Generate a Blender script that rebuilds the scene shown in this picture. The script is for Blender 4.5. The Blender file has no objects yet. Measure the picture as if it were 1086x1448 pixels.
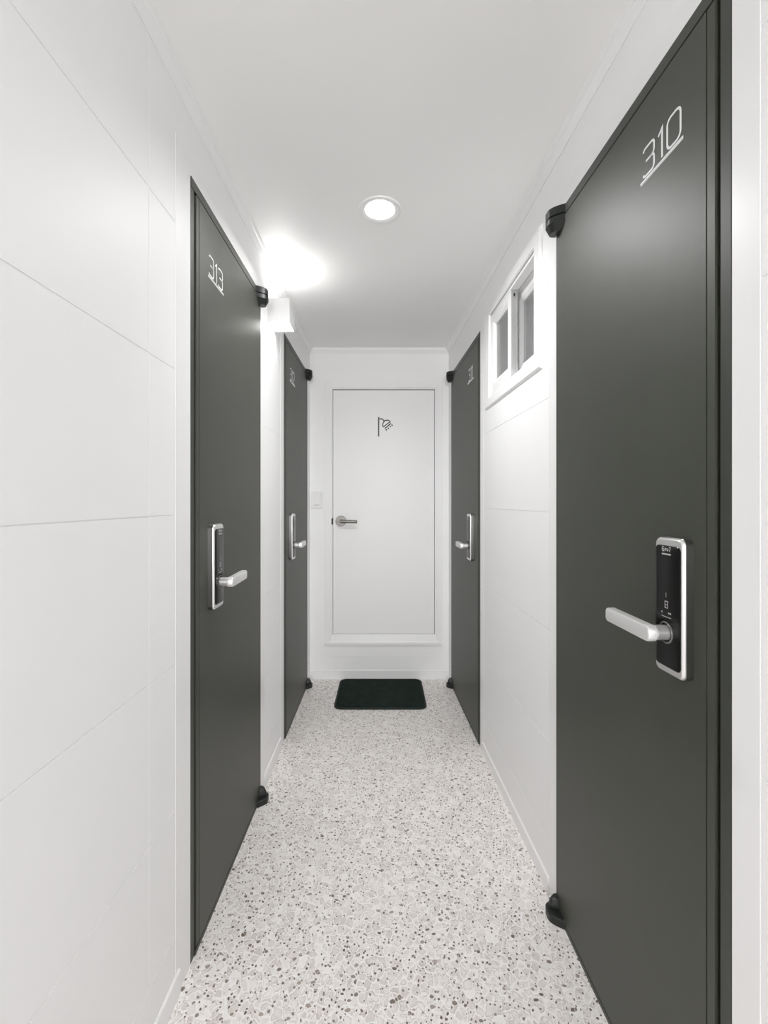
import bpy, bmesh, math, random
from mathutils import Vector, Matrix
random.seed(7)
SC = bpy.context.scene
COL = SC.collection
PI = math.pi

# ------------------------------------------------------------------ measures
CAM_H, FPX = 1.255, 640.0
YB = 3.2            # end wall
YF = -3.5           # wall behind the camera
XL = -0.525         # left wall
XR0, RS = 0.5875, 0.0406   # right wall at Y=0 and how much it leans in per metre
CEIL = 2.335

LAMP_A, LAMP_UP, LAMP_DOWN = 8.0, 27.0, 12.0
LAMP_W, SPREAD = 8.2, 150.0
WORLD_FILL, FILL_W, FILL_SPREAD = 0.6, 22.0, 90.0  # plain white world and the added fill lamp behind the camera

# ------------------------------------------------------------------ materials
def nmat(name):
    m = bpy.data.materials.new(name); m.use_nodes = True
    nt = m.node_tree
    for n in list(nt.nodes): nt.nodes.remove(n)
    out = nt.nodes.new('ShaderNodeOutputMaterial')
    b = nt.nodes.new('ShaderNodeBsdfPrincipled')
    nt.links.new(b.outputs[0], out.inputs[0])
    return m, nt, b, out

def principled(name, col, rough=0.5, metal=0.0, bump=0.0, bscale=200.0, mott=0.0, mscale=3.0, spec=0.5, coat=0.0, stretch=None):
    m, nt, b, out = nmat(name)
    N, L = nt.nodes.new, nt.links.new
    b.inputs['Roughness'].default_value = rough
    b.inputs['Metallic'].default_value = metal
    b.inputs['Specular IOR Level'].default_value = spec
    b.inputs['Coat Weight'].default_value = coat
    tc = N('ShaderNodeTexCoord')
    src = tc.outputs['Object']
    if stretch:
        mp = N('ShaderNodeMapping'); mp.inputs['Scale'].default_value = stretch
        L(src, mp.inputs[0]); src = mp.outputs[0]
    nz = N('ShaderNodeTexNoise'); nz.inputs['Scale'].default_value = mscale; nz.inputs['Detail'].default_value = 3
    L(src, nz.inputs['Vector'])
    rp = N('ShaderNodeValToRGB')
    lo = [c * (1 - mott) for c in col]; hi = [min(1, c * (1 + mott)) for c in col]
    rp.color_ramp.elements[0].position = 0.3; rp.color_ramp.elements[1].position = 0.7
    rp.color_ramp.elements[0].color = (*lo, 1); rp.color_ramp.elements[1].color = (*hi, 1)
    L(nz.outputs['Fac'], rp.inputs[0]); L(rp.outputs[0], b.inputs['Base Color'])
    if bump:
        n2 = N('ShaderNodeTexNoise'); n2.inputs['Scale'].default_value = bscale; n2.inputs['Detail'].default_value = 4
        L(src, n2.inputs['Vector'])
        bp = N('ShaderNodeBump'); bp.inputs['Strength'].default_value = bump; bp.inputs['Distance'].default_value = 0.001
        L(n2.outputs['Fac'], bp.inputs['Height']); L(bp.outputs[0], b.inputs['Normal'])
    return m

def emission(name, col, s):
    m = bpy.data.materials.new(name); m.use_nodes = True
    nt = m.node_tree
    for n in list(nt.nodes): nt.nodes.remove(n)
    out = nt.nodes.new('ShaderNodeOutputMaterial'); e = nt.nodes.new('ShaderNodeEmission')
    e.inputs[0].default_value = (*col, 1); e.inputs[1].default_value = s
    nt.links.new(e.outputs[0], out.inputs[0])
    return m

def glass_mat():
    m = bpy.data.materials.new('window glass'); m.use_nodes = True
    nt = m.node_tree
    for n in list(nt.nodes): nt.nodes.remove(n)
    N, L = nt.nodes.new, nt.links.new
    out = N('ShaderNodeOutputMaterial')
    tr = N('ShaderNodeBsdfTransparent'); tr.inputs[0].default_value = (.93, .94, .935, 1)
    gl = N('ShaderNodeBsdfGlossy'); gl.inputs['Roughness'].default_value = 0.12
    fr = N('ShaderNodeFresnel'); fr.inputs[0].default_value = 1.5
    mx = N('ShaderNodeMixShader')
    df = N('ShaderNodeBsdfDiffuse'); df.inputs[0].default_value = (.70, .71, .705, 1)
    m2 = N('ShaderNodeMixShader'); m2.inputs[0].default_value = .30   # frosted film
    L(tr.outputs[0], m2.inputs[1]); L(df.outputs[0], m2.inputs[2])
    L(fr.outputs[0], mx.inputs[0]); L(m2.outputs[0], mx.inputs[1]); L(gl.outputs[0], mx.inputs[2])
    L(mx.outputs[0], out.inputs[0])
    return m

def floor_mat():
    m, nt, b, out = nmat('pebble vinyl')
    N, L = nt.nodes.new, nt.links.new
    def math_(op, a, c=None, clamp=False):
        n = N('ShaderNodeMath'); n.operation = op; n.use_clamp = clamp
        for i, v in enumerate((a, c)):
            if v is None: continue
            if isinstance(v, (int, float)): n.inputs[i].default_value = v
            else: L(v, n.inputs[i])
        return n.outputs[0]
    def smooth(x, lo, hi, t0=0.0, t1=1.0):
        n = N('ShaderNodeMapRange'); n.interpolation_type = 'SMOOTHSTEP'
        L(x, n.inputs[0])
        for i, v in zip((1, 2, 3, 4), (lo, hi, t0, t1)):
            if isinstance(v, (int, float)): n.inputs[i].default_value = v
            else: L(v, n.inputs[i])
        return n.outputs[0]
    def mix(f, A, B):
        n = N('ShaderNodeMix'); n.data_type = 'RGBA'
        L(f, n.inputs[0])
        for i, v in ((6, A), (7, B)):
            if isinstance(v, tuple): n.inputs[i].default_value = (*v, 1)
            else: L(v, n.inputs[i])
        return n.outputs[2]
    tc = N('ShaderNodeTexCoord')
    def warped(amp, sc, off, sx=1.0, sy=1.0, rot=0.0):
        mp = N('ShaderNodeMapping'); mp.inputs['Location'].default_value = off
        mp.inputs['Scale'].default_value = (sx, sy, 1); mp.inputs['Rotation'].default_value = (0, 0, rot)
        L(tc.outputs['Object'], mp.inputs[0])
        nz = N('ShaderNodeTexNoise'); nz.inputs['Scale'].default_value = sc; nz.inputs['Detail'].default_value = 1.5
        L(mp.outputs[0], nz.inputs['Vector'])
        s = N('ShaderNodeVectorMath'); s.operation = 'SUBTRACT'; L(nz.outputs['Color'], s.inputs[0]); s.inputs[1].default_value = (.5, .5, .5)
        k = N('ShaderNodeVectorMath'); k.operation = 'SCALE'; L(s.outputs[0], k.inputs[0]); k.inputs[3].default_value = amp
        a = N('ShaderNodeVectorMath'); a.operation = 'ADD'; L(mp.outputs[0], a.inputs[0]); L(k.outputs[0], a.inputs[1])
        return a.outputs[0]
    def voro(vec, sc, feat='F1', rnd=1.0):
        v = N('ShaderNodeTexVoronoi'); v.voronoi_dimensions = '2D'; v.feature = feat
        v.inputs['Scale'].default_value = sc; v.inputs['Randomness'].default_value = rnd
        L(vec, v.inputs['Vector']); return v
    def rgb(c):
        s = N('ShaderNodeSeparateColor'); L(c, s.inputs[0]); return s.outputs
    PALE = (.95, .925, .908); GREY = (.50, .46, .43)
    # soft mottling of the ground
    nz = N('ShaderNodeTexNoise'); nz.inputs['Scale'].default_value = 38; nz.inputs['Detail'].default_value = 4; nz.inputs['Distortion'].default_value = 1.2
    L(tc.outputs['Object'], nz.inputs['Vector'])
    col = mix(smooth(nz.outputs['Fac'], .40, .62), (.885, .862, .845), PALE)
    # closely packed pale pebbles, each its own beige, with white joints and a faint darker rim
    w = warped(.020, 52, (3.1, 1.7, 0), 1.15, .9, .5)
    v1 = voro(w, 46); e1 = voro(w, 46, 'DISTANCE_TO_EDGE')
    r1 = rgb(v1.outputs['Color'])
    tint = mix(r1[0], (.60, .535, .495), (.91, .875, .85))
    e = e1.outputs['Distance']
    inside = smooth(e, .03, .20)
    col = mix(math_('MULTIPLY', inside, .66), PALE, tint)
    rim = math_('MULTIPLY', math_('MULTIPLY', smooth(e, .06, .12), smooth(e, .13, .22, 1.0, 0.0)), smooth(r1[2], .35, .6))
    col = mix(math_('MULTIPLY', rim, .60), col, (.44, .385, .35))
    col = mix(math_('MULTIPLY', smooth(nz.outputs['Fac'], .40, .62), .35), col, PALE)
    # second set of streaky outlines
    w2 = warped(.03, 45, (7.3, 4.4, 0), .8, 1.4, -.6)
    v2 = voro(w2, 60); r2 = rgb(v2.outputs['Color'])
    rg2 = math_('ABSOLUTE', math_('SUBTRACT', v2.outputs['Distance'], math_('ADD', math_('MULTIPLY', r2[1], .2), .2)))
    col = mix(math_('MULTIPLY', math_('MULTIPLY', smooth(rg2, .03, .10, 1.0, 0.0), smooth(r2[2], .5, .58)), .42), col, (.45, .395, .355))
    # middling grey brown pebbles
    w3 = warped(.012, 50, (1.9, 8.2, 0), 1.0, 1.25, .9)
    v3 = voro(w3, 41); r3 = rgb(v3.outputs['Color'])
    rad3 = math_('ADD', math_('MULTIPLY', r3[1], .16), .12)
    d3 = math_('SUBTRACT', v3.outputs['Distance'], rad3)
    in3 = math_('MULTIPLY', smooth(d3, -.03, .02, 1.0, 0.0), smooth(r3[0], .74, .75))
    pc = mix(r3[2], (.135, .098, .074), (.44, .38, .335))
    halo3 = math_('MULTIPLY', smooth(d3, .03, .12, 1.0, 0.0), smooth(r3[0], .74, .75))
    col = mix(math_('MULTIPLY', halo3, .7), col, PALE)
    col = mix(in3, col, pc)
    # small dark chips
    w4 = warped(.010, 80, (5.5, 2.6, 0), 1.2, 1.0, .3)
    v4 = voro(w4, 74); r4 = rgb(v4.outputs['Color'])
    rad4 = math_('ADD', math_('MULTIPLY', r4[1], .12), .17)
    d4 = math_('SUBTRACT', v4.outputs['Distance'], rad4)
    g4 = smooth(r4[0], .70, .71)
    col = mix(math_('MULTIPLY', math_('MULTIPLY', smooth(d4, .04, .18, 1.0, 0.0), g4), .6), col, PALE)
    col = mix(math_('MULTIPLY', smooth(d4, -.06, .03, 1.0, 0.0), g4), col, mix(r4[2], (.095, .066, .050), (.28, .225, .19)))
    L(col, b.inputs['Base Color'])
    b.inputs['Roughness'].default_value = .42
    return m

M = dict(
    wall=principled('white satin wall', (.94, .94, .944), .46, bump=.10, bscale=260, mott=.006, mscale=5, spec=.13),
    ceil=principled('white ceiling', (.96, .957, .95), .45, bump=.08, bscale=180, mott=.008, spec=.4),
    trim=principled('white gloss trim', (.92, .92, .922), .30, spec=.5),
    wdoor=principled('white door paint', (.92, .92, .92), .40, bump=.05, bscale=160, mott=.006),
    door=principled('dark green grey powder coat', (.049, .053, .041), .46, bump=.15, bscale=420, mott=.05, mscale=9, spec=.56),
    frame=principled('dark green grey frame', (.044, .048, .040), .45, bump=.1, bscale=420, mott=.04, mscale=9),
    hinge=principled('black hinge plastic', (.012, .015, .013), .38, bump=.05, mott=.03),
    steel=principled('brushed steel', (.56, .55, .54), .28, 1.0, bump=.05, bscale=60, mott=.04, mscale=30, stretch=(1, 1, .05)),
    satin=principled('satin lever metal', (.80, .795, .79), .36, .45, mott=.02),
    bezel=principled('bright satin bezel', (.78, .775, .77), .30, .75, mott=.02),
    dark_steel=principled('dark brushed steel', (.25, .247, .24), .30, 1.0, bump=.05, bscale=60, mott=.05, mscale=30, stretch=(1, 1, .05)),
    black=principled('black touch panel', (.006, .006, .006), .22, mott=.02, spec=.35),
    rubber=principled('black gasket', (.006, .006, .006), .6),
    number=principled('white number', (.84, .84, .85), .30),
    mark=principled('grey print', (.45, .45, .45), .5),
    ink=principled('black sign', (.012, .012, .012), .4),
    nickel=principled('satin nickel', (.20, .192, .18), .40, .9, mott=.03),
    alu=principled('aluminium profile', (.58, .58, .58), .38, .85, mott=.06, mscale=25, stretch=(1, 1, .1)),
    mat=principled('dark green pile', (.010, .021, .015), .9, bump=1.0, bscale=330, mott=.35, mscale=22, spec=.2),
    piping=principled('dark green edging', (.008, .014, .011), .7, bump=.3, bscale=400, mott=.1),
    curtain=principled('grey curtain', (.80, .80, .79), .85, bump=.2, mott=.06, mscale=20),
    housing=principled('white lamp housing', (.76, .76, .757), .40),
    switch=principled('white switch plastic', (.85, .85, .85), .35),
    lamp=emission('lit diffuser', (1, .998, .995), LAMP_A),
    sconce=emission('lit lamp glass', (1, .99, .975), LAMP_DOWN), sconce_up=emission('lit upper lamp glass', (1, .99, .975), LAMP_UP),
    glass=glass_mat(), floor=floor_mat(),
)

# ------------------------------------------------------------------ mesh helpers
def box(bm, lo, hi, bev=0.0, seg=2):
    b = bmesh.new()
    bmesh.ops.create_cube(b, size=1.0)
    for v in b.verts:
        v.co = Vector([(lo[i] + hi[i]) / 2 + v.co[i] * (hi[i] - lo[i]) for i in range(3)])
    if bev:
        bmesh.ops.bevel(b, geom=list(b.edges), offset=bev, segments=seg, profile=.5, affect='EDGES')
    merge(bm, b)

def merge(bm, b):
    bmesh.ops.recalc_face_normals(b, faces=b.faces)
    me = bpy.data.meshes.new('tmp'); b.to_mesh(me); b.free()
    bm.from_mesh(me); bpy.data.meshes.remove(me)

def loft(bm, rings, close=True):
    """closed rings of 3-D points, skinned and capped"""
    b = bmesh.new()
    R = [[b.verts.new(p) for p in r] for r in rings]
    n = len(R[0])
    for i in range(len(R) - 1):
        for j in range(n):
            k = (j + 1) % n
            b.faces.new((R[i][j], R[i][k], R[i + 1][k], R[i + 1][j]))
    if close:
        b.faces.new(R[0]); b.faces.new(R[-1])
    merge(bm, b)

def rrect(x0, x1, z0, z1, r, n=6):
    pts = []
    rs = r if isinstance(r, (tuple, list)) else (r,) * 4
    for (cx, cz, a0, rr) in ((x1 - rs[0], z1 - rs[0], 0, rs[0]), (x0 + rs[1], z1 - rs[1], 90, rs[1]), (x0 + rs[2], z0 + rs[2], 180, rs[2]), (x1 - rs[3], z0 + rs[3], 270, rs[3])):
        for k in range(n + 1):
            a = math.radians(a0 + 90 * k / n)
            pts.append((cx + rr * math.cos(a), cz + rr * math.sin(a)))
    return pts

def inset(pts, d):
    n = len(pts); out = []
    for i in range(n):
        p, q, r = Vector(pts[i - 1]), Vector(pts[i]), Vector(pts[(i + 1) % n])
        e1 = (q - p); e2 = (r - q)
        if e1.length < 1e-9: e1 = e2
        if e2.length < 1e-9: e2 = e1
        n1 = Vector((-e1.y, e1.x)).normalized(); n2 = Vector((-e2.y, e2.x)).normalized()
        m = (n1 + n2)
        m = n1 if m.length < 1e-6 else m.normalized()
        out.append(tuple(q + m * d / max(.35, m.dot(n1))))
    return out

def ribbon(bm, pts, w, n0, n1, S, closed=False, bev=.0012):
    """a stroke of width w along points (a, z), raised from n0 to n1"""
    P = [Vector(p) for p in pts]; n = len(P); lo, hi = [], []
    for i in range(n):
        a = P[i - 1] if (i > 0 or closed) else None
        c = P[(i + 1) % n] if (i < n - 1 or closed) else None
        d1 = (P[i] - a).normalized() if a is not None else None
        d2 = (c - P[i]).normalized() if c is not None else None
        if d1 is None: d1 = d2
        if d2 is None: d2 = d1
        m1 = Vector((-d1.y, d1.x)); m2 = Vector((-d2.y, d2.x)); m = (m1 + m2).normalized()
        q = w / 2 / max(.5, m.dot(m1))
        lo.append(P[i] - m * q); hi.append(P[i] + m * q)
    b = bmesh.new()
    def V(p, nn): return b.verts.new((p.x, S * nn, p.y))
    A = [V(p, n0) for p in lo]; B = [V(p, n0) for p in hi]
    def shrink(p, q): return p + (q - p).normalized() * bev if bev else p
    C1 = [V(p, n1 - bev) for p in lo]; D1 = [V(p, n1 - bev) for p in hi]
    C = [V(shrink(p, q), n1) for p, q in zip(lo, hi)]; D = [V(shrink(q, p), n1) for p, q in zip(lo, hi)]
    rng = n if closed else n - 1
    for i in range(rng):
        k = (i + 1) % n
        for X, Y in ((A, C1), (C1, C), (C, D), (D, D1), (D1, B), (B, A)):
            b.faces.new((X[i], X[k], Y[k], Y[i]))
    if not closed:
        for i in (0, n - 1):
            b.faces.new((A[i], C1[i], C[i], D[i], D1[i], B[i]))
    merge(bm, b)

def tube(bm, c0, c1, r0, r1=None, n=32, chamf=0.0):
    r1 = r0 if r1 is None else r1
    c0, c1 = Vector(c0), Vector(c1); ax = (c1 - c0).normalized()
    up = Vector((0, 0, 1)) if abs(ax.z) < .9 else Vector((1, 0, 0))
    u = ax.cross(up).normalized(); v = ax.cross(u)
    def ring(c, r): return [c + (u * math.cos(2 * PI * k / n) + v * math.sin(2 * PI * k / n)) * r for k in range(n)]
    rings = []
    if chamf: rings += [ring(c0, r0 - chamf), ring(c0 + ax * chamf, r0), ring(c1 - ax * chamf, r1), ring(c1, r1 - chamf)]
    else: rings += [ring(c0, r0), ring(c1, r1)]
    loft(bm, rings)

def lathe(bm, prof, n=64):
    """profile [(r, z)] spun about z; open ends"""
    b = bmesh.new()
    R = [[b.verts.new((r * math.cos(2 * PI * k / n), r * math.sin(2 * PI * k / n), z)) for k in range(n)] for r, z in prof]
    for i in range(len(R)):
        i2 = (i + 1) % len(R)
        for k in range(n):
            q = (k + 1) % n
            b.faces.new((R[i][k], R[i][q], R[i2][q], R[i2][k]))
    merge(bm, b)

def obj(name, bm, mat, parent=None, smooth=None):
    me = bpy.data.meshes.new(name); bm.to_mesh(me); bm.free()
    me.materials.append(mat if not isinstance(mat, str) else M[mat])
    if smooth:
        for p in me.polygons: p.use_smooth = True
    o = bpy.data.objects.new(name, me); COL.objects.link(o)
    if smooth:
        me.set_sharp_from_angle(angle=math.radians(smooth))
    if parent is not None: o.parent = parent
    return o

def empty(name, loc, rz, label, cat, kind=None, group=None):
    o = bpy.data.objects.new(name, None); COL.objects.link(o)
    o.location = loc; o.rotation_euler = (0, 0, rz); o.empty_display_size = .1
    tag(o, label, cat, kind, group); return o

def tag(o, label=None, cat=None, kind=None, group=None):
    if label: o['label'] = label
    if cat: o['category'] = cat
    if kind: o['kind'] = kind
    if group: o['group'] = group
    return o

# frames of the three walls: local x runs along the wall, n = distance into the corridor (y = S * n)
RZ_L, RZ_R = PI / 2, math.atan2(1.0, -RS)
def left_at(a, z=0): return (XL, a, z), RZ_L, -1
def right_at(a, z=0): return (XR0 - RS * a, a, z), RZ_R, 1
def back_at(a, z=0): return (a, YB, z), 0.0, -1

def place(o, fr):
    o.location = fr[0]; o.rotation_euler = (0, 0, fr[1])

def field(bm, xs, zs, depth, S, back=-.11):
    """wall skin as a relief: depth(x, z) gives n for each cell, None leaves a hole"""
    xs = sorted(set(round(x, 5) for x in xs)); zs = sorted(set(round(z, 5) for z in zs))
    D = [[depth((xs[i] + xs[i + 1]) / 2, (zs[j] + zs[j + 1]) / 2) for j in range(len(zs) - 1)] for i in range(len(xs) - 1)]
    b = bmesh.new()
    def q(*p): b.faces.new([b.verts.new((x, S * n, z)) for x, n, z in p])
    def dd(i, j):
        if 0 <= i < len(D) and 0 <= j < len(D[0]): return back if D[i][j] is None else D[i][j]
        return back
    for i in range(len(D)):
        for j in range(len(D[0])):
            x0, x1, z0, z1 = xs[i], xs[i + 1], zs[j], zs[j + 1]
            if D[i][j] is not None:
                n = D[i][j]; q((x0, n, z0), (x1, n, z0), (x1, n, z1), (x0, n, z1))
    for i in range(len(D) + 1):
        for j in range(len(D[0])):
            a, c = dd(i - 1, j), dd(i, j)
            if abs(a - c) > 1e-7: q((xs[i], a, zs[j]), (xs[i], c, zs[j]), (xs[i], c, zs[j + 1]), (xs[i], a, zs[j + 1]))
    for i in range(len(D)):
        for j in range(len(D[0]) + 1):
            a, c = dd(i, j - 1), dd(i, j)
            if abs(a - c) > 1e-7: q((xs[i], a, zs[j]), (xs[i], c, zs[j]), (xs[i + 1], c, zs[j]), (xs[i + 1], a, zs[j]))
    bmesh.ops.remove_doubles(b, verts=b.verts, dist=1e-6)
    bmesh.ops.recalc_face_normals(b, faces=b.faces)
    me = bpy.data.meshes.new('tmp'); b.to_mesh(me); b.free(); bm.from_mesh(me); bpy.data.meshes.remove(me)

GZ = [.165, .482, .845, 1.221, 1.587, 1.957]      # panel joints
GW, GD = .0028, .0022
def groove_cuts(z): return (z - GW / 2, z + GW / 2)

def wall(name, x0, x1, openings, vlines, S, fr, skip=()):
    xs = [x0, x1]; zs = [0, CEIL]
    for g in GZ: zs += groove_cuts(g)
    for v, t in vlines: xs += groove_cuts(v); zs += [t]
    for o in openings: xs += o[:2]; zs += o[2:]
    def depth(x, z):
        for a, c, e, f in openings:
            if a < x < c and e < z < f: return None
        for g in GZ:
            if abs(z - g) < GW / 2: return -GD
        for v, t in vlines:
            if abs(x - v) < GW / 2 and z < t: return -GD * .6
        return 0.0
    bm = bmesh.new(); field(bm, xs, zs, depth, S)
    o = obj(name, bm, 'wall'); place(o, fr); tag(o, kind='structure'); return o

# ------------------------------------------------------------------ room shell
H_L, H_R = 2.138, 2.127
D313 = (1.2263, 1.9156); D312 = (2.3695, 3.0826)
D310 = (.7255, 1.390);   D311 = (2.317, 3.090)
WIN = (1.567, 2.130, 1.745, 2.130)
wl = wall('wall_left', YF, YB, [(*D313, 0, H_L), (*D312, 0, H_L)], [(1.0105, CEIL), (-.35, CEIL), (D313[0] - .0873, H_L + .048), (D313[1] + .074, H_L + .048), (D312[0] - .080, H_L + .048)], -1, left_at(0))
wr = wall('wall_right', YF, YB, [(*D310, 0, H_R), (*D311, 0, H_R), WIN], [(-.4, CEIL), (D310[0] - .0535, H_R + .048), (D310[1] + .059, H_R + .048), (D311[0] - .066, H_R + .048)], 1, ((XR0, 0, 0), RZ_R))
BD = (-.423, .4125, .245, 2.110)
wb = wall('wall_back', XL, XR0 - RS * YB, [BD], [], -1, ((0, YB, 0), 0.0))
bm = bmesh.new(); 
for lo, hi in (((-.75, 0), (-.42, CEIL)), ((.48, 0), (.8, CEIL)), ((-.42, 2.15), (.48, CEIL)), ((-.42, 0), (.48, .85))):  # opening put in this unseen wall to let the added fill light in
    box(bm, (lo[0], YF - .1, lo[1]), (hi[0], YF, hi[1]))
tag(obj('wall_front', bm, 'wall'), kind='structure')
bm = bmesh.new(); box(bm, (-.75, YF - .1, -.1), (.9, YB + .2, 0)); tag(obj('floor', bm, 'floor'), kind='structure')
# ceiling with round cut-outs is not needed: the downlights are shallow surface fittings
bm = bmesh.new(); box(bm, (-.75, YF - .1, CEIL), (.9, YB + .2, CEIL + .1)); tag(obj('ceiling', bm, 'ceil'), kind='structure')

def strip(name, prof, x0, x1, S, fr, mat='trim', m0=0, m1=0):
    """a moulding of profile (n, z) run along the wall, ends mitred by m per n"""
    bm = bmesh.new()
    loft(bm, [[(x0 + m0 * n, S * n, z) for n, z in prof], [(x1 + m1 * n, S * n, z) for n, z in prof]])
    o = obj(name, bm, mat, smooth=None); place(o, fr); tag(o, kind='structure'); return o
crown = [(0, CEIL), (0, 2.298), (.003, 2.2965), (.0155, 2.317), (.0185, 2.318), (.0225, 2.327), (.0225, CEIL)]
strip('trim_1', crown, YF, YB, -1, left_at(0), 'trim', 0, -1)
strip('trim_2', crown, YF, YB, 1, ((XR0, 0, 0), RZ_R), 'trim', 0, -1)
strip('trim_3', crown, XL, XR0 - RS * YB, -1, ((0, YB, 0), 0.0), 'trim', 1, -1)
def base(name, x0, x1, S, fr, h, **k):
    strip(name, [(0, 0), (0, h), (.002, h), (.0055, h - .0035), (.0055, 0)], x0, x1, S, fr, 'trim', **k)
base('baseboard_left', 1.992, 2.290, -1, left_at(0), .062)
base('baseboard_left.001', YF, 1.157, -1, left_at(0), .062)
base('baseboard_right', 1.449, 2.268, 1, ((XR0, 0, 0), RZ_R), .052)
base('baseboard_right.001', YF, .660, 1, ((XR0, 0, 0), RZ_R), .052)
base('baseboard_back', XL, XR0 - RS * YB, -1, ((0, YB, 0), 0.0), .064)

# ------------------------------------------------------------------ room numbers
def arc(cx, cz, r, a0, a1, n=5):
    return [(cx + r * math.cos(math.radians(a0 + (a1 - a0) * k / n)), cz + r * math.sin(math.radians(a0 + (a1 - a0) * k / n))) for k in range(n + 1)]
def glyph(c):
    """strokes of a digit: (points, closed), width about .6, height 1"""
    if c == '3':
        return [(arc(.13, .87, .13, 165, 90) + arc(.46, .85, .15, 90, 0) + [(.61, .68)] + arc(.47, .66, .14, 0, -90) + [(.16, .52)], False),
                ([(.40, .52)] + arc(.47, .38, .14, 90, 0) + arc(.46, .15, .15, 0, -90) + arc(.13, .13, .13, 270, 195), False)], .62
    if c == '1':
        return [([(.0, .84), (.20, 1.0), (.20, .0)], False)], .24
    if c == '0':
        return [(arc(.44, .80, .20, 0, 90) + arc(.20, .80, .20, 90, 180) + arc(.20, .20, .20, 180, 270) + arc(.44, .20, .20, 270, 360), True)], .64
    if c == '2':
        return [([(.0, .80)] + arc(.14, .86, .14, 180, 90) + arc(.46, .85, .15, 90, 0) + [(.61, .66), (.56, .53), (.06, .14), (.0, .0), (.62, .0)], False)], .62

def room_number(root, text, a_mid, length, S, read):
    """raised digits standing on a bar; read = +1 when text runs along +a"""
    bm = bmesh.new()
    ribbon(bm, [(a_mid - length / 2, 1.9245), (a_mid + length / 2, 1.9245)], .0075, -.004, .006, S, bev=.002)
    bar = obj('room_number', bm, 'number', root); bar['label'] = 'white raised number on a bar'
    hgt = .058 * length / .127
    wid = [glyph(c)[1] for c in text]; k = hgt; gap = .22
    if text == '310': k *= 1.0
    tot = sum(wid) + gap * (len(text) - 1)
    s = -tot / 2 * k
    for c, w in zip(text, wid):
        bm = bmesh.new()
        for pts, cl in glyph(c)[0]:
            P = [(a_mid + read * (s + x * k), 1.9325 + z * hgt) for x, z in pts]
            ribbon(bm, P, 0.0071 * length / .127, -.004, .0045, S, cl, bev=.0014)
        obj('digit', bm, 'number', bar)
        s += (w + gap) * k

# ------------------------------------------------------------------ dark corridor doors
def hinge_plan(a0, a1, p, g=0.0):
    """plan outline (a, n): a soft wedge that rises from the leaf and ends in a round nose at the frame side"""
    r = p * .55
    pts = [(a0 + g, .0)]
    for k in range(1, 9):
        t = k / 8
        pts.append((a0 + g + (a1 - r - a0) * t * .72, (p - g) * math.sin(t * PI / 2) ** .9))
    for k in range(0, 7):
        ang = math.radians(90 - 90 * k / 6)
        pts.append((a1 - r + (r - g) * math.cos(ang), p - r + (r - g) * math.sin(ang)))
    pts.append((a1 - g, .0))
    return pts

def plan_solid(bm, S, levels):
    """stack of plan outlines at heights -> solid"""
    loft(bm, [[(a, S * n, z) for a, n in pts] for pts, z in levels])

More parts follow.
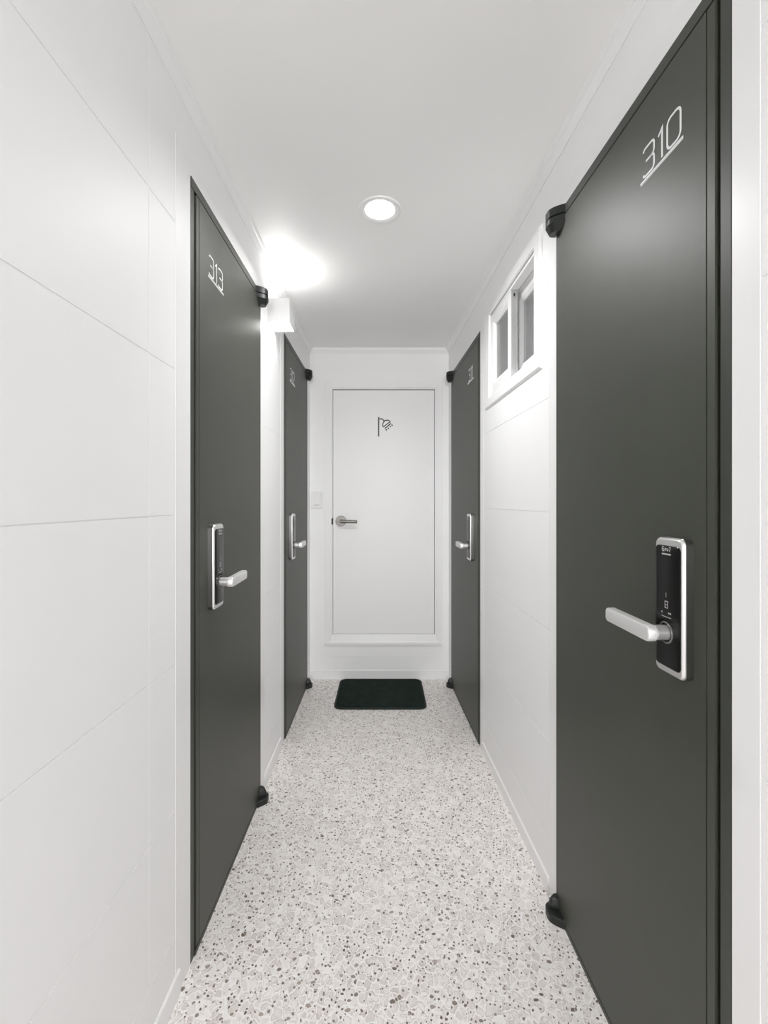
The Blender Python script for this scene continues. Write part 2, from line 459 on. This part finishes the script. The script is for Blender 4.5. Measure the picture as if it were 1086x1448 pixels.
def digital_lock(root, a0, S):
    Z0, Z1, W = .932, 1.1875, .079
    def ring(pts, n): return [(a, S * n, z) for a, z in pts]
    out = rrect(a0, a0 + W, Z0, Z1, .013)
    bm = bmesh.new(); g = inset(out, -.002)
    loft(bm, [ring(g, -.004), ring(g, .004)])
    gasket = None
    bm2 = bmesh.new()
    loft(bm2, [ring(out, .003), ring(out, .0178), ring(inset(out, .0008), .0186)])
    body = obj('digital_lock', bm2, 'dark_steel', root, smooth=40); body['label'] = 'dark metal door lock with a black touch panel'
    bm2 = bmesh.new()
    loft(bm2, [ring(inset(out, .0008), .0170), ring(inset(out, .0008), .0190), ring(inset(out, .0020), .0218), ring(inset(out, .0042), .0240), ring(inset(out, .007), .0240)])
    obj('bezel', bm2, 'bezel', body, smooth=40)['label'] = 'bright silver bezel'
    obj('gasket', bm, 'rubber', body)
    bm = bmesh.new()
    pn = rrect(a0 + .0055, a0 + W - .0035, Z0 + .0135, Z1 - .0150, .010)
    loft(bm, [ring(pn, .019), ring(pn, .0245), ring(inset(pn, .0012), .0257), ring(inset(pn, .0035), .0262)])
    obj('touch_panel', bm, 'black', body, smooth=30)
    ca, cz = a0 + .0425, 1.0105
    # printed marks on the panel
    bm = bmesh.new(); n0, n1 = .0255, .02655
    rd = -1 if S > 0 else 1                     # reading direction along a
    def rb(pts, w): ribbon(bm, [(ca + rd * x, z) for x, z in pts], w, n0, n1, S, bev=0)
    zz = 1.166
    rb([(-.006, zz + .004), (-.010, zz + .004), (-.0115, zz), (-.010, zz - .004), (-.006, zz - .004), (-.006, zz), (-.009, zz)], .0013)
    rb([(-.0035, zz), (-.001, zz + .002), (.001, zz), (-.001, zz - .003), (-.0035, zz)], .0012)
    rb([(.0035, zz + .001), (.0055, zz + .001), (.0055, zz - .003), (.0032, zz - .003), (.0032, zz - .001)], .0012)
    rb([(.0075, zz + .004), (.0115, zz + .004), (.0095, zz - .004)], .0013)
    rb([(-.012, zz - .0095), (.0125, zz - .0095)], .0028)
    for k, (dz, w) in enumerate(((.082, .010), (.0755, .009), (.070, .009))):
        rb([(-.004, cz + dz - .024), (-.004 + w, cz + dz - .024)], .0012)
    rb([(-.003, cz + .058), (-.003, cz + .045)], .001); rb([(.004, cz + .058), (.004, cz + .045)], .001)
    rb([(-.013, cz + .0365), (-.0105, cz + .0365)], .003)
    rb([(.006, cz + .0370), (.009, cz + .0370)], .003); rb([(.0105, cz + .0370), (.0135, cz + .0370)], .003)
    rb([(-.012, cz + .029), (.014, cz + .029)], .0011)
    rb([(0, cz + .066), (0, cz + .074)], .0007)
    obj('panel_print', bm, 'mark', body)
    # round collar, neck and lever
    bm = bmesh.new()
    b = []
    for r, n in ((.0205, .024), (.0205, .0275), (.0190, .0285), (.0172, .0280), (.0172, .024)):
        b.append([(ca + r * math.cos(2 * PI * k / 40), S * n, cz + r * math.sin(2 * PI * k / 40)) for k in range(40)])
    loft(bm, b, close=False)
    obj('collar', bm, 'dark_steel', body, smooth=40)
    bm = bmesh.new()
    tube(bm, (ca, S * .022, cz), (ca, S * .0490, cz), .0138, n=40)
    tube(bm, (ca, S * .0485, cz), (ca, S * .0508, cz), .0125, n=40)
    neck = obj('lever_neck', bm, 'bezel', body, smooth=40)
    bm = bmesh.new()
    e0, e1 = ca - .0155, ca + .144
    prof = rrect(e0, e1, cz - .0150, cz + .0150, (.010, .012, .012, .010), 7)
    def bend(pts, n):                           # the grip leans very slightly back to the door
        res = []
        for a, z in pts:
            t = max(0.0, (a - ca) / (e1 - ca))
            res.append((a, S * (n - .004 * t * t), z))
        return res
    loft(bm, [bend(inset(prof, .003), .0500), bend(prof, .0530), bend(prof, .0648), bend(inset(prof, .0012), .0680), bend(inset(prof, .0035), .0695)])
    obj('lever_handle', bm, 'satin', body, smooth=35)['label'] = 'silver lever handle'
    bm = bmesh.new()
    return body

def corridor_door(idx, text, rng, H, fr, label, lock_off, num_off, num_len, cas):
    (loc, rz, S) = fr; W = rng[1] - rng[0]
    root = empty('door_%d' % idx, loc, rz, label, 'door', 'structure', 'dark green numbered doors')
    JN, JF, HD, SILL = .0235, .0120, .0270, .013
    # metal frame: two jambs, head, sill, rebate behind the leaf
    bm = bmesh.new()
    box(bm, (0, min(S * .001, S * -.1), 0), (JN, max(S * .001, S * -.1), H), .0014, 2)
    box(bm, (W - JF, min(S * .003, S * -.1), 0), (W, max(S * .003, S * -.1), H), .0014, 2)
    box(bm, (0, min(S * .003, S * -.1), H - HD), (W, max(S * .003, S * -.1), H), .0014, 2)
    box(bm, (JN, min(S * .0045, S * -.1), 0), (W - JF, max(S * .0045, S * -.1), SILL), .001, 2)
    box(bm, (0, min(S * -.060, S * -.1), 0), (W, max(S * -.060, S * -.1), H))
    obj('door_frame', bm, 'frame', root)
    # leaf with a folded edge strip on the lock side
    L0, L1, T0, T1 = JN + .0082, W - JF - .0030, SILL + .004, H - HD - .0055
    bm = bmesh.new()
    gx = L0 + .0180
    def depth(x, z):
        if abs(x - gx) < .0011 and z < T1 - .001: return .0012
        return .0034 if x < gx else .0042
    field(bm, [L0, gx - .0011, gx + .0011, L1], [T0, T1], depth, S, back=-.045)
    leaf = obj('door_leaf', bm, 'door', root)
    # white casing flanking the opening
    bm = bmesh.new(); c0, c1, ch = cas
    for a, c in ((-c0 + .0016, -.0005), (W + .0005, W + c1 - .0016)):
        box(bm, (a, min(S * .0005, S * -.02), 0), (c, max(S * .0005, S * -.02), H + ch))
    box(bm, (-.0005, min(S * .0005, S * -.02), H + .0005), (W + .0005, max(S * .0005, S * -.02), H + ch))
    obj('door_casing', bm, 'trim', root)['label'] = 'white door casing'
    # pivot hinges at the far top and bottom corner
    h0, h1, p = W - .066, W + .008, .040
    bm = bmesh.new(); pl = hinge_plan(h0, h1, p); sm = hinge_plan(h0, h1, p, .003)
    zt = H + .003
    plan_solid(bm, S, [(sm, zt), (pl, zt - .003), (pl, zt - .026), (sm, zt - .0275)])
    hg = obj('hinge', bm, 'hinge', root, smooth=35); hg['label'] = 'black top pivot hinge'
    bm = bmesh.new()
    tip = [(a * .62 + (h1 - .018) * .38, n * .62 + .006) for a, n in hinge_plan(h0, h1, p, .003)]
    plan_solid(bm, S, [(sm, zt - .0295), (pl, zt - .0305), (pl, zt - .046), (tip, zt - .066)])
    obj('hinge_cup', bm, 'hinge', hg, smooth=25)
    bm = bmesh.new()
    plan_solid(bm, S, [(pl, .0005), (pl, .021), (sm, .024)])
    hb = obj('hinge', bm, 'hinge', root, smooth=35); hb['label'] = 'black bottom pivot hinge'
    bm = bmesh.new()
    lug = [(a, n) for a, n in hinge_plan(W - .026, W + .004, .030)]
    lug2 = [(a * .75 + (W - .010) * .25, n * .80) for a, n in hinge_plan(W - .026, W + .004, .030, .002)]
    plan_solid(bm, S, [(lug, .022), (lug, .034), (lug2, .050), ([(a, n * .8) for a, n in lug2], .053)])
    obj('hinge_pin', bm, 'hinge', hb, smooth=35)
    digital_lock(root, lock_off, S)
    room_number(root, text, num_off, num_len, S, 1 if S < 0 else -1)
    return root

corridor_door(1, '313', D313, H_L, left_at(D313[0]), 'dark green metal door on the left wall numbered 313, nearest on that side', .1095, 1.4036 - D313[0], .127, (.0873, .074, .048))
corridor_door(2, '312', D312, H_L, left_at(D312[0]), 'dark green metal door on the left wall numbered 312, beyond the white wall lamp', .1150, 2.572 - D312[0], .140, (.080, .060, .048))
corridor_door(3, '310', D310, H_R, right_at(D310[0]), 'large dark green metal door numbered 310, nearest on the right wall', .0785, .8949 - D310[0], .127, (.0535, .059, .048))
corridor_door(4, '311', D311, H_R, right_at(D311[0]), 'dark green metal door numbered 311 on the right wall beyond the small window', .1280, 2.515 - D311[0], .140, (.066, .045, .048))

# ------------------------------------------------------------------ white shower room door in the end wall
root = empty('door_5', (0, YB, 0), 0.0, 'white shower room door with a black shower sign in the end wall', 'door', 'structure')
S = -1
DX0, DX1, DZ0, DZ1 = -.361, .3575, .315, 2.045
bm = bmesh.new()
OX0, OX1, OZ0, OZ1 = BD
IX0, IX1, IZ0, IZ1 = -.372, .368, .302, 2.058
def fbox(bm, a0, a1, z0, z1, n0, n1, bev=.0015): box(bm, (a0, min(S * n0, S * n1), z0), (a1, max(S * n0, S * n1), z1), bev, 2)
# casing face, then a stepped liner
fbox(bm, OX0, IX0, OZ0, OZ1, -.05, .006); fbox(bm, IX1, OX1, OZ0, OZ1, -.05, .006)
fbox(bm, IX0 - .001, IX1 + .001, IZ1, OZ1, -.05, .006); fbox(bm, OX0 + .002, OX1 - .002, OZ0, .262, -.05, .015)
fbox(bm, IX0 - .001, DX0 - .003, DZ0 - .01, IZ1, -.05, -.004); fbox(bm, DX1 + .003, IX1 + .001, DZ0 - .01, IZ1, -.05, -.004)
fbox(bm, IX0, IX1, DZ1 + .006, IZ1 + .001, -.05, -.002)
fbox(bm, OX0, OX1, OZ0, OZ1, -.08, -.05, 0)
obj('door_frame', bm, 'wdoor', root)
# sloping white sill
bm = bmesh.new()
sec = [(-.05, .255), (.012, .255), (.0125, .262), (.009, .268), (-.022, .3115), (-.05, .3125)]
sec = [(-.05, .2520), (.0135, .2520), (.0135, .264), (.0125, .268), (-.012, .3125), (-.05, .3135)]
loft(bm, [[(IX0 - .006, S * n, z) for n, z in sec], [(IX1 + .006, S * n, z) for n, z in sec]])
obj('door_sill', bm, 'trim', root)
bm = bmesh.new()
fbox(bm, DX0, DX1, DZ0, DZ1, -.05, -.018, .0015)
leaf = obj('door_leaf', bm, 'wdoor', root)
# lever handle on a round rose
hx, hz = -.3055, 1.1150
n0 = -.018
bm = bmesh.new(); tube(bm, (hx, S * n0, hz), (hx, S * (n0 + .010), hz), .0375, n=48, chamf=.002)
rose = obj('handle_rose', bm, 'nickel', root, smooth=40); rose['label'] = 'round satin nickel handle rose'
bm = bmesh.new(); tube(bm, (hx, S * (n0 + .008), hz), (hx, S * (n0 + .058), hz), .0125, n=32, chamf=.002)
tube(bm, (hx - .004, S * (n0 + .050), hz), (hx + .118, S * (n0 + .050), hz - .003), .0118, .0112, n=32, chamf=.004)
obj('lever_handle', bm, 'nickel', rose, smooth=40)
bm = bmesh.new(); fbox(bm, DX0 - .0105, DX0 - .002, 1.092, 1.134, -.03, -.0032, .0005)
obj('strike_plate', bm, 'ink', root)['label'] = 'small dark strike plate'
# shower sign
bm = bmesh.new()
def P(x, y): return ((490 + x / 9.873 - 543) * .005, CAM_H - (560 + y / 9.873 - 709) * .005)
def st(pts, w): ribbon(bm, [P(*p) for p in pts], w * 1.12, n0 - .001, n0 + .0016, S, bev=0)
st([(449, 288), (448, 560)], .0080)
st([(462, 322), (480, 311), (500, 316), (517, 332), (528, 348)], .0068)
st([(500, 410), (506, 385), (516, 360), (530, 343), (552, 332), (580, 332), (600, 342), (612, 355)], .0064)
st([(500, 405), (516, 424), (560, 390), (612, 352)], .0062)
st([(533, 448), (578, 412), (622, 374)], .0072)
for x, y in ((557, 466), (585, 445), (611, 421), (636, 401)):
    st([(x - 6, y - 9), (x + 5, y + 9)], .0078)
st([(464, 310), (470, 326)], .006)
obj('shower_sign', bm, 'ink', root)['label'] = 'black shower head symbol'

# ------------------------------------------------------------------ small sliding window, right wall
(loc, rz, S) = right_at(0)
root = empty('window_1', loc, rz, 'small white sliding window high on the right wall between doors 310 and 311', 'window', 'structure')
a0, a1, z0, z1 = WIN
CA0, CA1, CZ0, CZ1 = 1.504, 2.205, 1.6975, 2.177
def wbox(bm, p0, p1, q0, q1, n0, n1, bev=.0015): box(bm, (p0, min(n0, n1), q0), (p1, max(n0, n1), q1), bev, 2)
bm = bmesh.new()
def frame4(bm, o, i, rings):
    """mitred frame between outer and inner rectangles through n-levels [(t, n)], t=0 outer, 1 inner"""
    b = bmesh.new(); R = []
    for t, n in rings:
        xa = o[0] + (i[0] - o[0]) * t; xb = o[1] + (i[1] - o[1]) * t; za = o[2] + (i[2] - o[2]) * t; zb = o[3] + (i[3] - o[3]) * t
        R.append([b.verts.new(v) for v in ((xa, n, za), (xb, n, za), (xb, n, zb), (xa, n, zb))])
    for k in range(len(R) - 1):
        for j in range(4):
            q = (j + 1) % 4
            b.faces.new((R[k][j], R[k][q], R[k + 1][q], R[k + 1][j]))
    merge(bm, b)
frame4(bm, (CA0, CA1, CZ0, CZ1), WIN, [(0, 0), (0, .003), (.16, .009), (.86, .009), (.95, .007), (1.0, .0), (1.0, -.11)])
obj('window_casing', bm, 'trim', root)
bm = bmesh.new()
frame4(bm, WIN, (a0 + .012, a1 - .012, z0 + .014, z1 - .014), [(0, -.002), (1, -.002), (1, -.034), (.35, -.034), (.35, -.040), (1, -.040), (1, -.085), (0, -.085)])
obj('window_frame', bm, 'trim', root)
def sash(name, A, G, n0, n1, label):
    bm = bmesh.new()
    t = (n1 - n0)
    frame4(bm, A, G, [(0, n0), (0, n1), (.74, n1), (.82, n1 - .003), (1, n1 - .010), (1, n0 + .006), (.8, n0), (0, n0)])
    s = obj(name, bm, 'trim', root); s['label'] = label
    bm = bmesh.new(); wbox(bm, G[0] - .004, G[1] + .004, G[2] - .004, G[3] + .004, n0 + .008, n0 + .012, 0)
    obj('window_glass', bm, 'glass', s)
    return s
fs = sash('window_sash', (1.842, 2.122, 1.752, 2.126), (1.895, 2.087, 1.816, 2.072), -.030, -.003, 'front sliding sash on the far side')
bm = bmesh.new()
wbox(bm, 1.8385, 1.8425, 1.757, 2.122, -.030, -.004, .0006)
wbox(bm, 1.8360, 1.8400, 1.757, 2.122, -.0300, -.0235, .0005)
obj('sash_edge', bm, 'alu', fs)['label'] = 'grey aluminium sash edge'
bm = bmesh.new(); wbox(bm, 1.8370, 1.8386, 2.088, 2.100, -.019, -.013, 0)
obj('sash_hole', bm, 'ink', fs)
rs_ = sash('window_sash', (1.575, 1.905, 1.756, 2.122), (1.622, 1.850, 1.818, 2.070), -.072, -.046, 'recessed sliding sash on the near side')
# curtain behind the glass
bm = bmesh.new(); b = bmesh.new(); cols = []
for k in range(121):
    a = 1.50 + .70 * k / 120
    n = -.106 + .012 * math.sin(k * .62) + .007 * math.sin(k * 1.37 + 1)
    cols.append((a, n))
V0 = [[b.verts.new((a, n, z)) for a, n in cols] for z in (1.66, 2.20)]
V1 = [[b.verts.new((a, n - .002, z)) for a, n in cols] for z in (1.66, 2.20)]
for k in range(120):
    for V in (V0, V1): b.faces.new((V[0][k], V[0][k + 1], V[1][k + 1], V[1][k]))
    for j in (0, 1): b.faces.new((V0[j][k], V0[j][k + 1], V1[j][k + 1], V1[j][k]))
merge(bm, b)
cu = obj('curtain', bm, 'curtain', smooth=60); cu.location = loc; cu.rotation_euler = (0, 0, rz)
tag(cu, 'pale grey curtain hanging behind the small sliding window', 'curtain')

# ------------------------------------------------------------------ lights
def downlight(x, y, label, lit='lamp'):
    root = empty('ceiling_light', (x, y, CEIL), 0, label, 'ceiling light')
    bm = bmesh.new()
    lathe(bm, [(.078, .004), (.078, -.0025), (.0765, -.004), (.0735, -.0045), (.0565, -.0022), (.0545, -.0005), (.0545, .004)])
    obj('trim_ring', bm, 'trim', root, smooth=50)
    bm = bmesh.new(); tube(bm, (0, 0, .003), (0, 0, -.0012), .0545, n=64)
    obj('diffuser', bm, lit, root)['label'] = 'glowing round diffuser'
    ld = bpy.data.lights.new('downlight_led', 'AREA'); ld.shape = 'DISK'; ld.size = .105; ld.energy = LAMP_W; ld.spread = math.radians(SPREAD)
    lo = bpy.data.objects.new('downlight_led', ld); COL.objects.link(lo); lo.parent = root; lo.location = (0, 0, -.0025)
downlight(-.015, 1.676, 'round white recessed ceiling light, lit, before the end door')

(loc, rz, S) = left_at(2.105, 2.066)
root = empty('wall_lamp', loc, rz, 'white box wall lamp glowing up and down between doors 313 and 312', 'wall lamp')
bm = bmesh.new()
w, d, h, t = .060, .098, .109, .003
for lo, hi in (((-w, 0, 0), (-w + t, d, h)), ((w - t, 0, 0), (w, d, h)), ((-w + t, d - t, 0), (w - t, d, h)), ((-w + t, 0, 0), (w - t, t, h))):
    box(bm, (lo[0], min(S * lo[1], S * hi[1]), lo[2]), (hi[0], max(S * lo[1], S * hi[1]), hi[2]), .0006, 1)
obj('housing', bm, 'housing', root)
for nm, za, zb, mt in (('lower_diffuser', .013, .016, 'sconce'), ('upper_diffuser', h - .014, h - .010, 'sconce_up')):
    bm = bmesh.new(); box(bm, (-w + t, min(S * t, S * (d - t)), za), (w - t, max(S * t, S * (d - t)), zb))
    obj(nm, bm, mt, root)['label'] = 'glowing lamp glass'

# added fill lamp in the unseen rear opening, brightens the end door and walls
ld = bpy.data.lights.new('rear_fill', 'AREA'); ld.shape = 'RECTANGLE'; ld.size, ld.size_y = .90, 1.30
ld.energy = FILL_W; ld.spread = math.radians(FILL_SPREAD)
lo = bpy.data.objects.new('rear_fill', ld); COL.objects.link(lo)
lo.location = (.03, YF - .05, 1.5); lo.rotation_euler = (PI / 2, 0, 0)

# ------------------------------------------------------------------ switch, mat
S = -1
root = empty('light_switch', (-.474, YB, 1.2645), 0, 'white light switch on the end wall left of the shower room door', 'light switch')
bm = bmesh.new(); out = rrect(-.043, .043, -.058, .058, .004)
loft(bm, [[(x, S * n, z) for x, z in q] for q, n in ((out, 0), (out, .007), (inset(out, .002), .009))])
pl = obj('switch_plate', bm, 'switch', root)
bm = bmesh.new(); out = rrect(-.030, .030, -.040, .046, .003)
loft(bm, [[(x, S * (n + (.003 if z > 0 else 0)), z) for x, z in q] for q, n in ((out, .007), (out, .010), (inset(out, .002), .0115))])
rk = obj('rocker', bm, 'switch', root)
bm = bmesh.new(); box(bm, (-.018, -.0120, -.0360), (.020, -.0100, -.0325))
obj('indicator', bm, 'mark', rk)

bm = bmesh.new()
mx0, mx1, my0, my1 = -.306, .261, 2.724, 3.180
cx, cy = (mx0 + mx1) / 2, (my0 + my1) / 2
o1 = rrect(mx0 - cx, mx1 - cx, my0 - cy, my1 - cy, .050, 8)
def mring(d, z): return [(x, y, z) for x, y in inset(o1, d)]
loft(bm, [mring(.003, .0), mring(.0, .003), mring(.0, .007), mring(.003, .010), mring(.008, .0105), mring(.011, .009)])
mat = obj('bath_mat', bm, 'piping', smooth=50); mat.location = (cx, cy, 0)
tag(mat, 'dark green bath mat on the floor before the white shower room door', 'mat')
bm = bmesh.new()
b = bmesh.new()
nx, ny = 110, 90
inn = .010
def inside(x, y):
    hx_, hy_, r = (mx1 - mx0) / 2 - inn, (my1 - my0) / 2 - inn, .042
    dx, dy = max(abs(x) - (hx_ - r), 0), max(abs(y) - (hy_ - r), 0)
    return math.hypot(dx, dy) - r
grid = {}
for i in range(nx + 1):
    for j in range(ny + 1):
        x = (i / nx - .5) * (mx1 - mx0 - 2 * inn); y = (j / ny - .5) * (my1 - my0 - 2 * inn)
        r = .042; hx_, hy_ = (mx1 - mx0) / 2 - inn, (my1 - my0) / 2 - inn
        dx, dy = abs(x) - (hx_ - r), abs(y) - (hy_ - r)
        if dx > 0 and dy > 0:
            # map the square corner to a round one
            u, v = dx / r, dy / r
            dx2, dy2 = r * u * math.sqrt(1 - v * v / 2), r * v * math.sqrt(1 - u * u / 2)
            x = math.copysign(hx_ - r + dx2, x); y = math.copysign(hy_ - r + dy2, y)
        d = -inside(x, y)
        z = .0085 + .0055 * min(1, max(0, d) / .014) ** .5 + random.uniform(-.0005, .0005)
        grid[i, j] = b.verts.new((x, y, z))
for i in range(nx):
    for j in range(ny):
        b.faces.new((grid[i, j], grid[i + 1, j], grid[i + 1, j + 1], grid[i, j + 1]))
merge(bm, b)
obj('pile', bm, 'mat', mat, smooth=180)

# ------------------------------------------------------------------ camera, world, view
cam = bpy.data.cameras.new('camera'); co = bpy.data.objects.new('camera', cam); COL.objects.link(co)
co.location = (0, 0, CAM_H); co.rotation_euler = (PI / 2, 0, 0)
cam.sensor_fit = 'VERTICAL'; cam.sensor_height = 36.0; cam.sensor_width = 27.0
cam.lens = FPX / 1448 * 36.0
cam.shift_y = -15.0 / 1448
cam.clip_start = .01
SC.camera = co
w = bpy.data.worlds.new('world'); SC.world = w; w.use_nodes = True
w.node_tree.nodes['Background'].inputs[0].default_value = (1, 1, 1, 1)
w.node_tree.nodes['Background'].inputs[1].default_value = WORLD_FILL
SC.view_settings.view_transform = 'Standard'; SC.view_settings.look = 'None'
SC.view_settings.gamma = 1.0; SC.view_settings.exposure = 0.03
SC.view_settings.use_curve_mapping = False
SC.cycles.max_bounces = 14; SC.cycles.diffuse_bounces = 10; SC.cycles.glossy_bounces = 6; SC.cycles.transparent_max_bounces = 12
